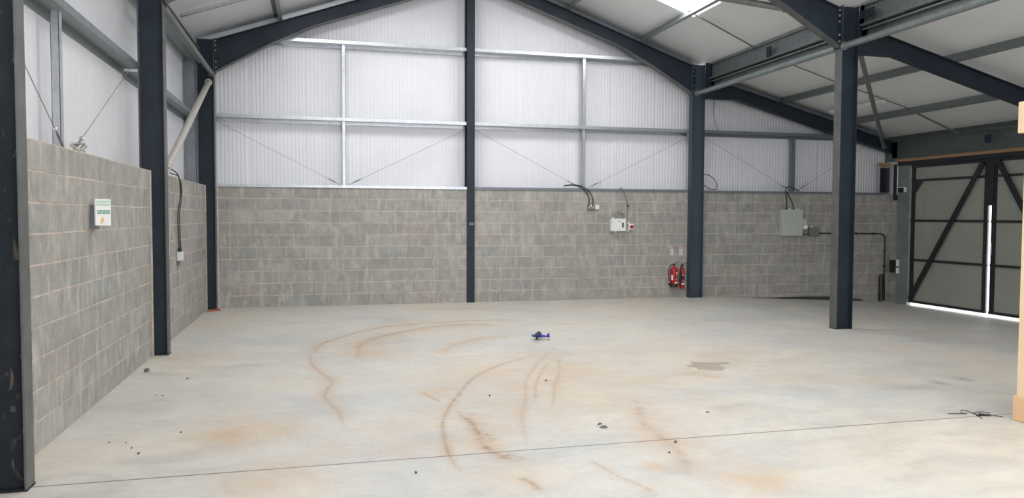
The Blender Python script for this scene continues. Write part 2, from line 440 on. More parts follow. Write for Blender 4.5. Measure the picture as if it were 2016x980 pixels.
MB().box(.165, .195, -.014, .0, 0, 2.25).build('mortar_fillet', 'block', WB)
MB().box(-.0, .014, -4.83, -4.79, 0, 2.25).build('mortar_fillet', 'block', WL)
MB().box(.0, .012, -.20, -.17, 0, 2.25).build('mortar_fillet', 'block', WL)
def ribbed(name, axis, a0, a1, plane, z0, ztop, inn, parent, pitch=.07, dep=.0035):
    """liner sheet with narrow ribs; axis x or y"""
    n = int((a1-a0)/pitch); vs = []; fs = []
    prof = [(0, 0), (.40, 0), (.50, 1), (.90, 1)]
    us = []
    for i in range(n):
        for t, d in prof: us.append((a0+(i+t)*pitch, d))
    us.append((a0+n*pitch, 0)); us.append((a1, 0))
    # a wider flat seam every metre
    for u, d in us:
        if (u-a0) % 1.0 < .05: d = -.8
        w = plane+inn*d*dep
        zt = ztop(u) if callable(ztop) else ztop
        for z in (z0, zt): vs.append((u, w, z) if axis == 'x' else (w, u, z))
    for i in range(len(us)-1): fs.append((2*i, 2*i+2, 2*i+3, 2*i+1))
    me = bpy.data.meshes.new(name); me.from_pydata(vs, [], fs); me.update(); me.materials.append(M['clad'])
    o = bpy.data.objects.new(name, me); COL.objects.link(o); o.parent = parent
    return o
ribbed('cladding', 'x', -.30, 4.9, .25, 2.15, lambda x: roof_z(x)+.02, -1, WB)
ribbed('cladding', 'x', 4.9, 14.95, .25, 2.15, lambda x: roof_z(x)+.02, -1, WB)
ribbed('cladding', 'y', YF, .25, -.30, 2.15, main_ceil(-.3)+.05, 1, WL, .10, .0012)
# top of the block walls, closed back to the sheeting
MB().box(-.3, 14.75, .10, .25, 2.14, 2.235).build('wall_top', 'block', WB)
MB().box(-.3, -.10, YF, .25, 2.14, 2.235).build('wall_top', 'block', WL)

# ------------------------------------------------------------------ ceiling with rooflight openings
def ceiling():
    m = MB()
    th = .08
    def slab(x0, x1, y0, y1, f):
        a, b = f(x0), f(x1)
        vs = [(x0, y0, a), (x1, y0, b), (x1, y1, b), (x0, y1, a), (x0, y0, a+th), (x1, y0, b+th), (x1, y1, b+th), (x0, y1, a+th)]
        m.add(vs, [(0, 3, 2, 1), (4, 5, 6, 7), (0, 1, 5, 4), (1, 2, 6, 5), (2, 3, 7, 6), (3, 0, 4, 7)])
    fl = lambda x: 5.05+.35*(x-.17); fr = lambda x: 5.05+.35*(9.8-x-.17)
    ys = [.27]
    for yc in RL_Y: ys += [yc+.5, yc-.5]
    ys.append(YF)
    for i in range(len(ys)-1):
        y1, y0 = ys[i], ys[i+1]
        if i % 2 == 0: slab(-.32, 4.9, y0, y1, fl); slab(4.9, 10.25, y0, y1, fr)
        else:
            for a, b, f in ((-.32, 1.12, fl), (3.9, 4.9, fl), (4.9, 5.9, fr), (8.68, 10.25, fr)): slab(a, b, y0, y1, f)
    slab(10.02, 15.0, YF, .27, lean_ceil)
    return struct(m.build('ceiling', 'ceil'))
RL_Y = (-2.37, -7.07, -12.9, -16.9)  # third pair is unseen, added off mid-bay to brighten the foreground floor
ceiling()
k = 0
for yc in RL_Y:
    for x0, x1, f in ((1.12, 3.9, lambda x: 5.05+.35*(x-.17)), (5.9, 8.68, lambda x: 5.05+.35*(9.8-x-.17))):
        k += 1
        a, b = f(x0)+.04, f(x1)+.04
        m = MB().add([(x0, yc-.5, a), (x1, yc-.5, b), (x1, yc+.5, b), (x0, yc+.5, a), (x0, yc-.5, a+.01), (x1, yc-.5, b+.01), (x1, yc+.5, b+.01), (x0, yc+.5, a+.01)],
                     [(0, 3, 2, 1), (4, 5, 6, 7), (0, 1, 5, 4), (1, 2, 6, 5), (2, 3, 7, 6), (3, 0, 4, 7)])
        struct(m.build('window_%d' % k, 'glow'))
# end wall behind the camera with its wide open doorway, and the lean-to side wall
m = MB()
m.prism([(-.3, 0), (1.6, 0), (1.6, 4.2), (9.8, 4.2), (9.8, -.0), (15., -.24), (15., lean_ceil(15)), (9.92, lean_ceil(9.92)), (9.9, roof_z(9.9)), (4.9, roof_z(4.9)), (-.3, roof_z(-.3))], 1, YF, YF+.1)
struct(m.build('wall_front', 'clad'))
MB().box(14.70, 14.80, YF, -4.8, -.24, 3.70).build('cladding', 'clad', WR)
MB().box(14.70, 14.80, -4.8, .25, 2.98, 3.70).build('wall_head', 'galv_deep', WR)
MB().box(14.70, 14.80, -.33, .25, -.24, 2.98).build('corner_panel', 'clad', WR)

# ------------------------------------------------------------------ flashings
tn = [0]
def trim(m, mat):
    tn[0] += 1
    return struct(m.build('trim_%d' % tn[0], mat))
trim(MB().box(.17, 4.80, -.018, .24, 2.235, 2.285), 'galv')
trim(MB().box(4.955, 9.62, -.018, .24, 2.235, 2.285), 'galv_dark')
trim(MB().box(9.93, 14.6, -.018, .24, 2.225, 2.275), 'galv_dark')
# verge angles above the rafters of the gable frame
def verge(x0, x1, f):
    m = MB(); 
    a, b = f(x0), f(x1)
    m.add([(x0, -.03, a), (x1, -.03, b), (x1, -.03, b+.10), (x0, -.03, a+.10), (x0, .0, a), (x1, .0, b), (x1, .0, b+.10), (x0, .0, a+.10)],
          [(0, 3, 2, 1), (4, 5, 6, 7), (0, 1, 5, 4), (1, 2, 6, 5), (2, 3, 7, 6), (3, 0, 4, 7)])
    m.add([(x0, -.03, a+.10), (x1, -.03, b+.10), (x1, .245, b+.10), (x0, .245, a+.10), (x0, -.03, a+.11), (x1, -.03, b+.11), (x1, .245, b+.11), (x0, .245, a+.11)],
          [(0, 3, 2, 1), (4, 5, 6, 7), (0, 1, 5, 4), (1, 2, 6, 5), (2, 3, 7, 6), (3, 0, 4, 7)])
    return m
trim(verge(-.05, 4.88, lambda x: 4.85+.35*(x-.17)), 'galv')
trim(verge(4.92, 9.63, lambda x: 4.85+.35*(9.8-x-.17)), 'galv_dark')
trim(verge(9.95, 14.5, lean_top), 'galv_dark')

# ------------------------------------------------------------------ steel frame
FY = {3: -.085, 2: -4.705, 1: -9.48}
def i_section(w, h, tf=.012, tw=.010):
    W, H, t = w/2, h/2, tw/2
    return [(-W, -H), (W, -H), (W, -H+tf), (t, -H+tf), (t, H-tf), (W, H-tf), (W, H), (-W, H), (-W, H-tf), (-t, H-tf), (-t, -H+tf), (-W, -H+tf)]
def column(x0, x1, yc, top, label, mats=('steel', 'flange'), fw=.155, base=0., group='steel portal columns'):
    t = thing('steel_column', label, 'column', ((x0+x1)/2, yc, base), group)
    w = .012
    MB().box(x0+w, x1-w, yc-.005, yc+.005, base, top).build('web', mats[0], t)
    f = []
    for a, b in ((x0, x0+w), (x1-w, x1)):
        f.append(MB().box(a, b, yc-fw/2, yc+fw/2, base, top).build('flange', mats[0] if a > 9.7 else mats[1], t))
    MB().box(x0-.002, x1+.003, yc-fw/2-.003, yc+fw/2+.003, base, base+.012).build('base_plate', mats[0], t)
    return t
column(-.12, .17, FY[3], 4.86, 'dark steel column in the back left corner, below the end rafter')
column(-.12, .17, FY[2], 4.86, 'tall dark column on the left between the two block wall bays')
column(-.09, .20, FY[1], 4.86, 'nearest dark scuffed column at the left edge of the view', ('scraped', 'flange'), fw=.14)
column(9.57, 9.86, FY[3], 4.90, 'steel column tinted blue-grey for flare haze, at the back wall beside the red extinguishers', ('steel_hazed', 'steel_hazed'))
column(9.625, 9.915, FY[2], 4.90, 'free-standing dark column on the right, in front of the lean-to bay', ('steel', 'flange'))
for o in list(COL.objects):
    if o.name.startswith('steel_column') and o.parent is None and len(o.children): pass

def rafter(yc, label, group='portal frame rafters'):
    """both slopes of one portal frame"""
    for side in (0, 1):
        X = (lambda x: x) if side == 0 else (lambda x: 9.8-x)
        lab = label[side]
        t = thing('roof_rafter', lab, 'rafter', (X(.17), yc, 4.3), group)
        top = lambda x: 4.85+.35*(x-.17)
        bot = [(.17, 4.27), (1.15, 4.83), (1.9, 5.19), (4.895, top(4.895)-.27)]
        poly = bot+[(4.895, top(4.895)), (.17, top(.17))]
        MB().prism([(X(a), z) for a, z in poly], 1, yc-.005, yc+.005).build('web', 'steel', t)
        m = MB(); m.bar((X(.17), yc, top(.17)-.006), (X(4.895), yc, top(4.895)-.006), .15, .012, (0, 0, 1)); m.build('top_flange', 'steel', t)
        m = MB()
        for a, b in zip(bot[:-1], bot[1:]): m.bar((X(a[0]), yc, a[1]+.006), (X(b[0]), yc, b[1]+.006), .15, .012, (0, 0, 1))
        m.build('bottom_flange', 'flange', t)
        MB().box(*sorted((X(.172), X(.19))), yc-.08, yc+.08, 4.26, 4.87).build('end_plate', 'steel', t)
        for z in (4.36, 4.46, 4.66, 4.75, 4.83):
            for dy in (-.05,):
                MB().lathe([(.017, 0), (.017, .018), (.012, .022)], (X(.19) if side == 0 else X(.19)-.022, yc+dy, z), 0, 6).build('bolt', 'bolt', t)
rafter(FY[3], ('dark rafter rising from the left along the top of the back wall', 'dark rafter along the top of the back wall, falling right from the centre column'))
rafter(FY[2], ('dark rafter overhead rising from the tall left column', 'dark overhead rafter meeting the free-standing right column from the left'))
def lean_rafter(yc, label, xs=9.92):
    t = thing('lean_to_rafter', label, 'rafter', (9.92, yc, 4.2), 'lean-to rafters')
    bot = [(xs, 4.20), (10.6, 4.20), (14.62, lean_top(14.62)-.26)]
    poly = bot+[(14.62, lean_top(14.62)), (xs, 4.64)]
    MB().prism(poly, 1, yc-.005, yc+.005).build('web', 'steel', t)
    MB().bar((9.92, yc, 4.634), (14.62, yc, lean_top(14.62)-.006), .15, .012).build('top_flange', 'steel', t)
    m = MB()
    for a, b in zip(bot[:-1], bot[1:]): m.bar((a[0], yc, a[1]+.006), (b[0], yc, b[1]+.006), .15, .012)
    m.build('bottom_flange', 'steel', t)
    MB().box(xs, xs+.018, yc-.08, yc+.08, 4.19, 4.66).build('end_plate', 'steel', t)
    for z in (4.28, 4.58):
        for x in (xs+.018,):
            MB().lathe([(.016, 0), (.016, .016), (.011, .02)], (x, yc-.05, z), 0, 6).build('bolt', 'bolt', t)
lean_rafter(FY[3], 'dark sloping rafter against the back wall of the lean-to', 9.865)
lean_rafter(FY[2], 'dark sloping rafter running right from the free-standing column to the side wall')

# gable post up the middle of the back wall
t = thing('gable_post', 'slim dark steel post up the middle of the back wall', 'column', (4.877, 0, 0))
MB().box(4.80, 4.955, -.022, -.010, 0, 6.2).build('front_flange', 'steel', t)
MB().box(4.872, 4.882, -.010, .20, 0, 6.2).build('web', 'steel', t)
MB().box(4.80, 4.955, .20, .212, 0, 6.2).build('rear_flange', 'steel', t)
MB().box(4.845, 4.935, -.04, -.022, 1.53, 1.585).build('cleat', 'galv_dark', t)
MB().lathe([(.012, -.052), (.012, -.04)], (4.89, 0, 1.557), 1, 6).build('bolt', 'black', t)

# ------------------------------------------------------------------ girts (side rails)
def zrail_sec(h, d):
    """Z: web horizontal depth d, inner flange up, outer flange down"""
    t = .0035
    return None
def girt_x(x0, x1, zw, label, mat='galv', group='wall rails on the back wall'):
    t = .004
    m = MB()
    m.prism([(.02, zw), (.02, zw+.062), (.02+t, zw+.062), (.02+t, zw+t), (.215, zw+t), (.215, zw-.055), (.215-t, zw-.055), (.215-t, zw)], 0, x0, x1)
    o = m.build('wall_rail', mat, loc=((x0+x1)/2, .1, zw)); tag(o, label, 'rail', group); return o
girt_x(.12, 4.80, 3.50, 'lower galvanised rail on the white sheeting, left of the central gable post')
girt_x(4.955, 9.64, 3.50, 'lower galvanised rail on the white sheeting, between gable post and blue-grey column')
girt_x(9.93, 14.3, 3.50, 'galvanised rail across the dim white sheeting of the lean-to', 'galv_dark')
girt_x(1.0, 4.80, 4.94, 'upper bright rail high on the back wall, left of the gable post')
girt_x(4.955, 8.8, 4.94, 'upper rail high on the back wall, right of the gable post')
def girt_y(y0, y1, xi, zw, label, mat='galv_green', h=.075, d=.165, group='wall rails on the left wall'):
    t = .004; xo = xi-d
    m = MB()
    m.prism([(xi, zw), (xi, zw+h), (xi-t, zw+h), (xi-t, zw+t), (xo, zw+t), (xo, zw-h), (xo+t, zw-h), (xo+t, zw)], 1, y0, y1)
    # prism axis 1 takes (x, z)
    o = m.build('wall_rail', mat, loc=(xi-.1, (y0+y1)/2, zw)); tag(o, label, 'rail', group); return o
girt_y(-9.40, -4.712, -.125, 3.465, 'large galvanised rail high on the left wall between near and tall columns')
girt_y(-4.702, -.02, -.125, 3.43, 'galvanised rail on the left wall behind the tall dark column')

def c_post(x0, x1, y0, y1, z0, z1, open_dir, label, mat='galv', group=None, name='rail_post', cat='post'):
    """lipped channel standing upright; web towards -Y"""
    t = .004; m = MB()
    m.box(x0, x1, y0, y0+t, z0, z1); m.box(x0, x0+t, y0, y1, z0, z1); m.box(x1-t, x1, y0, y1, z0, z1)
    o = m.build(name, mat, loc=((x0+x1)/2, (y0+y1)/2, z0)); tag(o, label, cat, group); return o
c_post(2.41, 2.475, .06, .16, 2.285, 4.94, 0, 'upright galvanised strut on the sheeting midway left of the gable post', group='upright struts between wall rails')
c_post(7.22, 7.285, .06, .16, 2.285, 4.94, 0, 'upright galvanised strut on the sheeting above the white electrical box', group='upright struts between wall rails')
c_post(12.12, 12.20, .06, .16, 2.285, 3.45, 0, 'upright strut on the lean-to sheeting above the grey enclosure', 'galv_dark', group='upright struts between wall rails')
c_post(-.20, -.135, -7.60, -7.52, 2.235, 3.42, 0, 'upright strut on the left wall between the near and tall columns', 'galv', group='upright struts between wall rails')
c_post(-.26, -.10, -.50, -.42, 2.235, 4.45, 0, 'wide grey channel post in the back left corner above the blocks', 'galv_dark')

# eaves members, left side
def eave_c(y0, y1, x0, x1, z0, z1, name, label, mat, group='eaves beams'):
    t = .005; lip = .03; m = MB()
    m.prism([(x0, z0), (x0, z1), (x1, z1), (x1, z1-lip), (x1-t, z1-lip), (x1-t, z1-t), (x0+t, z1-t), (x0+t, z0+t), (x1-t, z0+t), (x1-t, z0+lip), (x1, z0+lip), (x1, z0)], 1, y0, y1)
    o = m.build(name, mat, loc=((x0+x1)/2, (y0+y1)/2, z0)); tag(o, label, 'beam', group); return o
eave_c(-4.62, -.17, -.20, -.06, 4.40, 4.68, 'eaves_beam', 'galvanised eaves channel at the top of the left wall, far bay', 'galv_green')
eave_c(-9.40, -4.79, -.20, -.06, 4.40, 4.68, 'eaves_beam', 'galvanised eaves channel at the top of the left wall, near bay', 'galv_green')
# right valley: C section on the outside of the columns
eave_c(-4.62, -.17, 10.0, 9.93, 4.60, 4.93, 'eaves_beam', 'galvanised valley beam between the blue-grey and free-standing columns', 'galv_green')
eave_c(-9.40, -4.79, 10.0, 9.93, 4.60, 4.93, 'eaves_beam', 'galvanised valley beam running forward from the free-standing column', 'galv_green')
eave_c(-4.62, -.17, 10.06, 9.975, 4.40, 4.57, 'gutter_beam', 'lower galvanised channel under the valley beam, far bay', 'galv_green', 'gutter beams')
eave_c(-9.40, -4.79, 10.06, 9.975, 4.40, 4.57, 'gutter_beam', 'lower galvanised channel under the valley beam, near bay', 'galv_green', 'gutter beams')
def tube_thing(name, p0, p1, r, mat, label, cat='tube', group=None, ends=True):
    t = thing(name, label, cat, p0, group)
    MB().tube([p0, p1], r, 16).build('shaft', mat, t, smooth=True)
    if ends:
        d = (Vector(p1)-Vector(p0)).normalized()
        for p, s in ((Vector(p0), 1), (Vector(p1), -1)):
            MB().tube([p-d*s*.004, p+d*s*.012], r*1.35, 8).build('end_plate', mat, t)
    return t
tube_thing('eaves_tie', (.13, -4.62, 4.27), (.13, -.17, 4.24), .045, 'tube_dark', 'round tie tube between column heads along the left eaves', 'tube', 'eaves tie tubes')
tube_thing('eaves_tie', (9.66, -4.62, 4.29), (9.66, -.17, 4.29), .05, 'galv_green', 'round tie tube from the free-standing column back to the blue-grey column', 'tube', 'eaves tie tubes')
tube_thing('eaves_tie', (9.66, -9.40, 4.29), (9.66, -4.79, 4.29), .05, 'galv_green', 'round tie tube running forward from the free-standing column head', 'tube', 'eaves tie tubes')
tube_thing('wall_brace', (.08, -4.62, 2.12), (.08, -.18, 4.08), .05, 'tube', 'thick pale diagonal brace tube beside the back left corner', 'brace')
tube_thing('roof_brace', (10.05, -4.62, 4.32), (14.3, -.18, 3.30), .04, 'tube_dark', 'dark diagonal tube under the lean-to roof right of the free-standing column', 'brace')
tube_thing('roof_brace', (8.75, -4.62, 4.83), (6.2, -2.4, 5.82), .05, 'tube_dark', 'blue-grey diagonal tube at the top, left of the free-standing column head', 'brace')

# purlins -----------------------------------------------------------
def purlin(x, f, slope, y0, y1, label, mat='galv_green', h=.16, group='roof purlins'):
    """Z purlin standing on the rafters; slope = dz/dx"""
    a = math.atan(slope); n = Vector((-math.sin(a), 0, math.cos(a))); s = Vector((math.cos(a), 0, math.sin(a)))
    t = .004; w = .06; sg = -1 if slope > 0 else 1
    sec = [(0, 0), (-w, 0), (-w, t), (-t, t), (-t, h), (w-t, h), (w-t, h-t), (0, h-t)]
    o = Vector((x, 0, f(x)+.002)); P = [(o+s*(u*sg)+n*v) for u, v in sec]
    m = MB().prism([(p.x, p.z) for p in P], 1, y0, y1)
    ob = m.build('roof_purlin', mat, loc=(x, (y0+y1)/2, f(x))); tag(ob, label, 'purlin', group); return ob
fl = lambda x: 4.85+.35*(x-.17); fr = lambda x: 4.85+.35*(9.8-x-.17)
purlin(1.30, fl, .35, -9.4, .2, 'galvanised roof purlin nearest the left eaves')
purlin(2.90, fl, .35, -9.4, .2, 'second galvanised roof purlin up from the left eaves')
purlin(4.50, fl, .35, -9.4, .2, 'roof purlin just left of the ridge')
purlin(5.30, fr, -.35, -9.4, .2, 'roof purlin just right of the ridge')
purlin(6.85, fr, -.35, -9.4, .2, 'roof purlin meeting the end rafter midway down its right slope')
purlin(8.42, fr, -.35, -9.4, .2, 'galvanised roof purlin at the lower edge of the bright rooflight')
purlin(10.22, lean_top, -.25, -9.4, .2, 'top purlin of the lean-to roof beside the valley beam')
purlin(11.75, lean_top, -.25, -9.4, .2, 'second purlin of the lean-to roof')
purlin(13.35, lean_top, -.25, -9.4, .2, 'third purlin of the lean-to roof')
o = eave_c(-9.4, -.17, 14.66, 14.54, 3.01, 3.44, 'eaves_beam', 'deep grey-green eaves beam above the timber strip over the sheet doors', 'galv_deep')
# sag rods
def rod(p0, p1, r, label, mat='tube_dark', name='sag_rod', group='thin rods between purlins'):
    o = MB().tube([p0, p1], r, 8).build(name, mat, loc=p0); tag(o, label, 'rod', group); return o
rod((8.42, -2.15, fr(8.42)+.14), (9.93, -2.02, fr(9.93)+.09), .014, 'thin rod from the purlin by the rooflight down to the valley beam')
rod((10.24, -2.1, lean_top(10.24)+.12), (11.73, -2.0, lean_top(11.73)+.12), .011, 'thin rod in the lean-to roof between its first and second purlins')
rod((11.78, -2.02, lean_top(11.78)+.12), (13.33, -2.0, lean_top(13.33)+.12), .011, 'thin rod in the lean-to roof between its second and third purlins')
rod((13.38, -2.0, lean_top(13.38)+.10), (14.54, -1.98, 3.42), .019, 'thicker rod from the third lean-to purlin down to the eaves beam')
o = MB().sweep([(-.035, 0), (.035, 0), (.035, .005), (-.03, .005), (-.03, .06), (-.035, .06)], (-.1, -1.86, 4.80), (1.28, -1.78, fl(1.28)+.06)).build('eaves_strut', 'galv', loc=(-.1, -1.86, 4.8))
tag(o, 'flat galvanised strut under the roof at top left, between eaves and first purlin', 'strut')
for yy, lab in ((-2.4, 'small dark cleat on the valley beam midway to the back wall'),):
    o = MB().box(9.90, 9.93, yy-.06, yy+.06, 4.62, 4.80).build('beam_cleat', 'steel', loc=(9.91, yy, 4.7)); tag(o, lab, 'cleat')
o = MB().box(9.918, 9.93, -5.1, -4.79, 4.70, 4.82).build('beam_cleat', 'steel', loc=(9.925, -4.95, 4.75)); tag(o, 'dark bolted cleat joining the valley beam to the free-standing column', 'cleat')
o = MB().box(14.50, 14.54, -2.78, -2.66, 3.16, 3.32).build('beam_cleat', 'steel', loc=(14.52, -2.7, 3.2)); tag(o, 'small dark cleat on the eaves beam above the door meeting line', 'cleat')

o = MB().box(9.86, 9.975, -.20, -.165, 4.45, 4.93).build('beam_cleat', 'steel', loc=(9.92, -.18, 4.45)); tag(o, 'dark plate joining the valley beam to the blue-grey column head', 'cleat')
# unlit batten lamp under the lean-to roof
t = thing('batten_light', 'slim white unlit batten lamp under the lean-to roof behind the free-standing column', 'lamp', (12.6, -1.1, 4.0))
MB().box(12.66, 12.72, -2.05, -.45, 3.96, 4.01).build('body', 'white', t, bevel=.006)
MB().tube([(12.69, -2.02, 3.945), (12.69, -.48, 3.945)], .014, 10).build('tube_lamp', 'labelwhite', t, smooth=True)
for yy in (-1.8, -.7): MB().tube([(12.69, yy, 4.01), (12.69, yy, lean_ceil(12.69))], .004, 6).build('hanger', 'metal', t)

# ------------------------------------------------------------------ wire bracing
def wire(pts, p_turn, label, group='crossed bracing wires'):
    a, b = Vector(pts[0]), Vector(pts[1])
    t = thing('bracing_wire', label, 'wire', b, group)
    MB().tube([a, b], .0035, 6).build('wire', 'cablegrey', t)
    d = (a-b).normalized(); c = b+d*.03
    MB().tube([c, c+d*.06, c+d*.09, c+d*.2, c+d*.23], [.005, .006, .011, .011, .005], 8).build('turnbuckle', 'galv_dark', t)
    e = c+d*.27
    MB().lathe([(.012, -.012), (.022, -.006), (.022, .006), (.012, .012)], e, 1, 10).build('clamp', 'metal', t)
wire([(.18, .03, 3.42), (2.37, .03, 2.295)], 0, 'thin wire slanting from the back left corner down to the first strut')
wire([(4.76, .03, 3.40), (2.52, .03, 2.295)], 0, 'thin wire slanting from the gable post down left to the first strut')
wire([(4.98, .03, 3.40), (7.18, .03, 2.295)], 0, 'thin wire slanting from the gable post down right to the second strut')
wire([(9.58, .03, 3.40), (7.33, .03, 2.295)], 0, 'thin wire slanting from the blue-grey column down left to the second strut')
wire([(9.96, .03, 3.40), (12.08, .03, 2.295)], 0, 'thin wire on the lean-to sheeting above the grey enclosure')
wire([(14.1, .03, 3.40), (12.24, .03, 2.295)], 0, 'thin wire on the lean-to sheeting hidden partly by the free-standing column')
wire([(-.10, -9.3, 3.30), (-.10, -7.62, 2.25)], 0, 'thin wire on the left wall sloping down from the near column')
wire([(-.10, -5.2, 3.40), (-.10, -7.42, 2.26)], 0, 'thin wire on the left wall sloping up towards the tall column')
# crumpled tie on the left block wall where the wires meet
m = MB(); rr = random.Random(3)
pts = [(-.08+.05*math.sin(k*1.9), -7.33+.07*math.cos(k*1.3)+rr.uniform(-.02, .02), 2.30+.045*math.sin(k*1.1)+rr.uniform(-.01, .01)) for k in range(16)]
o = m.tube(arc(pts, 5), .007, 6).build('wire_coil', 'tube', loc=(-.08, -7.33, 2.25), smooth=True)
tag(o, 'crumpled pale loop of wire on top of the left block wall', 'wire')

# ------------------------------------------------------------------ door side: post, lintel, sheet doors
XD = 14.65
MB_ = MB
o = trim(MB().box(14.56, 14.66, -.68, -.34, -.24, 2.87), 'jamb')
m = MB(); m.box(14.52, 14.66, -9.3, -.30, 2.95, 3.01); trim(m, 'timber')
m = MB(); m.box(14.54, 14.66, -9.3, -.34, 2.86, 2.95); trim(m, 'blackpaint')
m = MB(); m.box(14.30, 14.62, -.06, -.02, 2.86, 2.95); trim(m, 'timber')
o = MB().box(14.36, 14.60, -.03, -.002, 2.28, 2.84).build('corner_plate', 'blackpaint', loc=(14.48, -.02, 2.28)); tag(o, 'black upright plate in the lean-to corner above the blocks', 'plate')
t = thing('corner_angle', 'dark steel angle hanging beside the door post in the lean-to corner', 'angle', (14.6, -.28, 2.2))
MB().box(14.52, 14.53, -.34, -.24, 2.10, 2.90).build('leaf', 'blackpaint', t); MB().box(14.53, 14.64, -.25, -.24, 2.10, 2.90).build('return_leaf', 'galv_dark', t)

def zdoor(y): return -.215
def sheet_door(idx, y0, y1, brace_from, name_l):
    """leaf between y0 (near) and y1 (far); frame towards the room"""
    x = 14.60; b = -.155
    m = MB()
    n = int((y1-y0)/.30)
    m.box(x+.03, x+.05, y0, y1, b, 2.86)
    for k in range(n+1): m.box(x+.028, x+.03, y0+k*(y1-y0)/max(n, 1)-.004 if k else y0, y0+k*(y1-y0)/max(n, 1)+.004 if k < n else y1, b, 2.86)
    d = struct(m.build('door_%d' % idx, 'door', loc=(x, (y0+y1)/2, b)))
    def part(nm, mb, mat='blackpaint'):
        o = mb.build(nm, mat); o.parent = d; o.location = -d.location; return o
    w = .045
    part('stile', MB().box(x+.0, x+.028, y1-.09, y1, b, 2.86)); part('stile', MB().box(x+.0, x+.028, y0, y0+.09, b, 2.86))
    for z in (2.52, 1.645, .79): part('rail', MB().box(x-.012, x+.028, y0, y1, z-.022, z+.022))
    part('rail', MB().box(x-.012, x+.028, y0, y1, 2.80, 2.86)); part('rail', MB().box(x-.012, x+.028, y0, y1, b, b+.05))
    return d, part
d1, p1 = sheet_door(1, -2.685, -.70, 'r', '')
p1('brace', MB().bar((14.565, -.76, -.08), (14.565, -2.58, 2.80), .10, .03, (1, 0, 0)))
p1('gusset', MB().prism([(-.775, 2.52), (-1.02, 2.50), (-.80, 2.22), (-.775, 2.22)], 0, 14.58, 14.60))
d2, p2 = sheet_door(2, -4.74, -2.772, 'l', '')
p2('brace', MB().bar((14.565, -4.68, -.08), (14.565, -2.92, 2.80), .10, .03, (1, 0, 0)))
p1('cover_strip', MB().box(14.585, 14.60, -2.82, -2.64, 1.95, 2.86))
p2('handle', MB().tube([(14.56, -2.84, 1.0), (14.545, -2.84, 1.02), (14.545, -2.84, 1.2), (14.56, -2.84, 1.22)], .008, 8), 'metal')
# corner things beside the door
t = thing('door_sensor', 'small black and white bracket high on the grey door post', 'bracket', (14.55, -.5, 2.34))
MB().box(14.50, 14.56, -.55, -.40, 2.27, 2.37).build('body', 'black', t, bevel=.006)
MB().box(14.495, 14.56, -.60, -.40, 2.37, 2.385).build('top_lip', 'white', t); MB().box(14.495, 14.56, -.60, -.585, 2.27, 2.37).build('side_lip', 'white', t)
t = thing('door_control_box', 'black box low on the wall between blockwork and grey door post', 'box', (14.6, -.3, .5))
MB().box(14.50, 14.64, -.42, -.20, .47, .75).build('body', 'black', t, bevel=.008)
MB().box(14.48, 14.55, -.455, -.425, .62, .77).build('upper_slit', 'white', t, bevel=.004); MB().box(14.48, 14.55, -.455, -.425, .46, .59).build('lower_slit', 'white', t, bevel=.004)  # white strips stand in for the bright slits beside the box

# ------------------------------------------------------------------ things on the back wall
def cable(name, pts, r, mat, label, cat='cable', group=None):
    P = arc(pts, 8); o = MB().tube(P, r, 8).build(name, mat, loc=pts[-1], smooth=True); tag(o, label, cat, group); return o
# white control box
t = thing('control_box', 'white electrical box with a dark switch window on the back wall', 'electrical box', (7.95, -.07, 1.42))
MB().box(7.80, 8.13, -.085, -.002, 1.41, 1.67).build('body', 'offwhite', t, bevel=.008)
MB().box(7.835, 8.135, -.097, -.085, 1.415, 1.668).build('cover', 'white', t, bevel=.005)
MB().box(8.045, 8.082, -.100, -.096, 1.485, 1.585).build('switch_window', 'black', t, bevel=.003)
for z in (1.505, 1.53, 1.555): MB().box(8.053, 8.073, -.105, -.100, z-.008, z+.008).build('switch', 'greybox', t)
m = MB(); x = 7.955
for kx in range(3):
    m.box(x, x+.004, -.099, -.097, 1.60, 1.62); m.box(x+.012, x+.016, -.099, -.097, 1.60, 1.62); m.box(x, x+.016, -.099, -.097, 1.608, 1.612); x += .022
m.build('logo', 'blueink', t)
for x in (7.865,): MB().lathe([(.018, 0), (.018, .02), (.012, .035)], (x, -.045, 1.67), 2, 12).build('cable_gland', 'white', t, smooth=True)
for x in (7.89, 7.93): MB().lathe([(.012, -.03), (.016, -.02), (.016, 0)], (x, -.045, 1.41), 2, 12).build('cable_gland', 'white', t, smooth=True)
cable('cable', [(7.87, -.07, 1.70), (7.92, -.07, 1.78), (8.0, -.07, 1.81), (8.07, -.07, 1.77), (8.10, -.06, 1.67)], .008, 'cablegrey', 'upper loop of grey cable above the white electrical box')
cable('cable', [(7.90, -.08, 1.68), (7.95, -.08, 1.73), (8.02, -.08, 1.755), (8.07, -.08, 1.745)], .006, 'cablegrey', 'lower short loop of grey cable above the white electrical box')
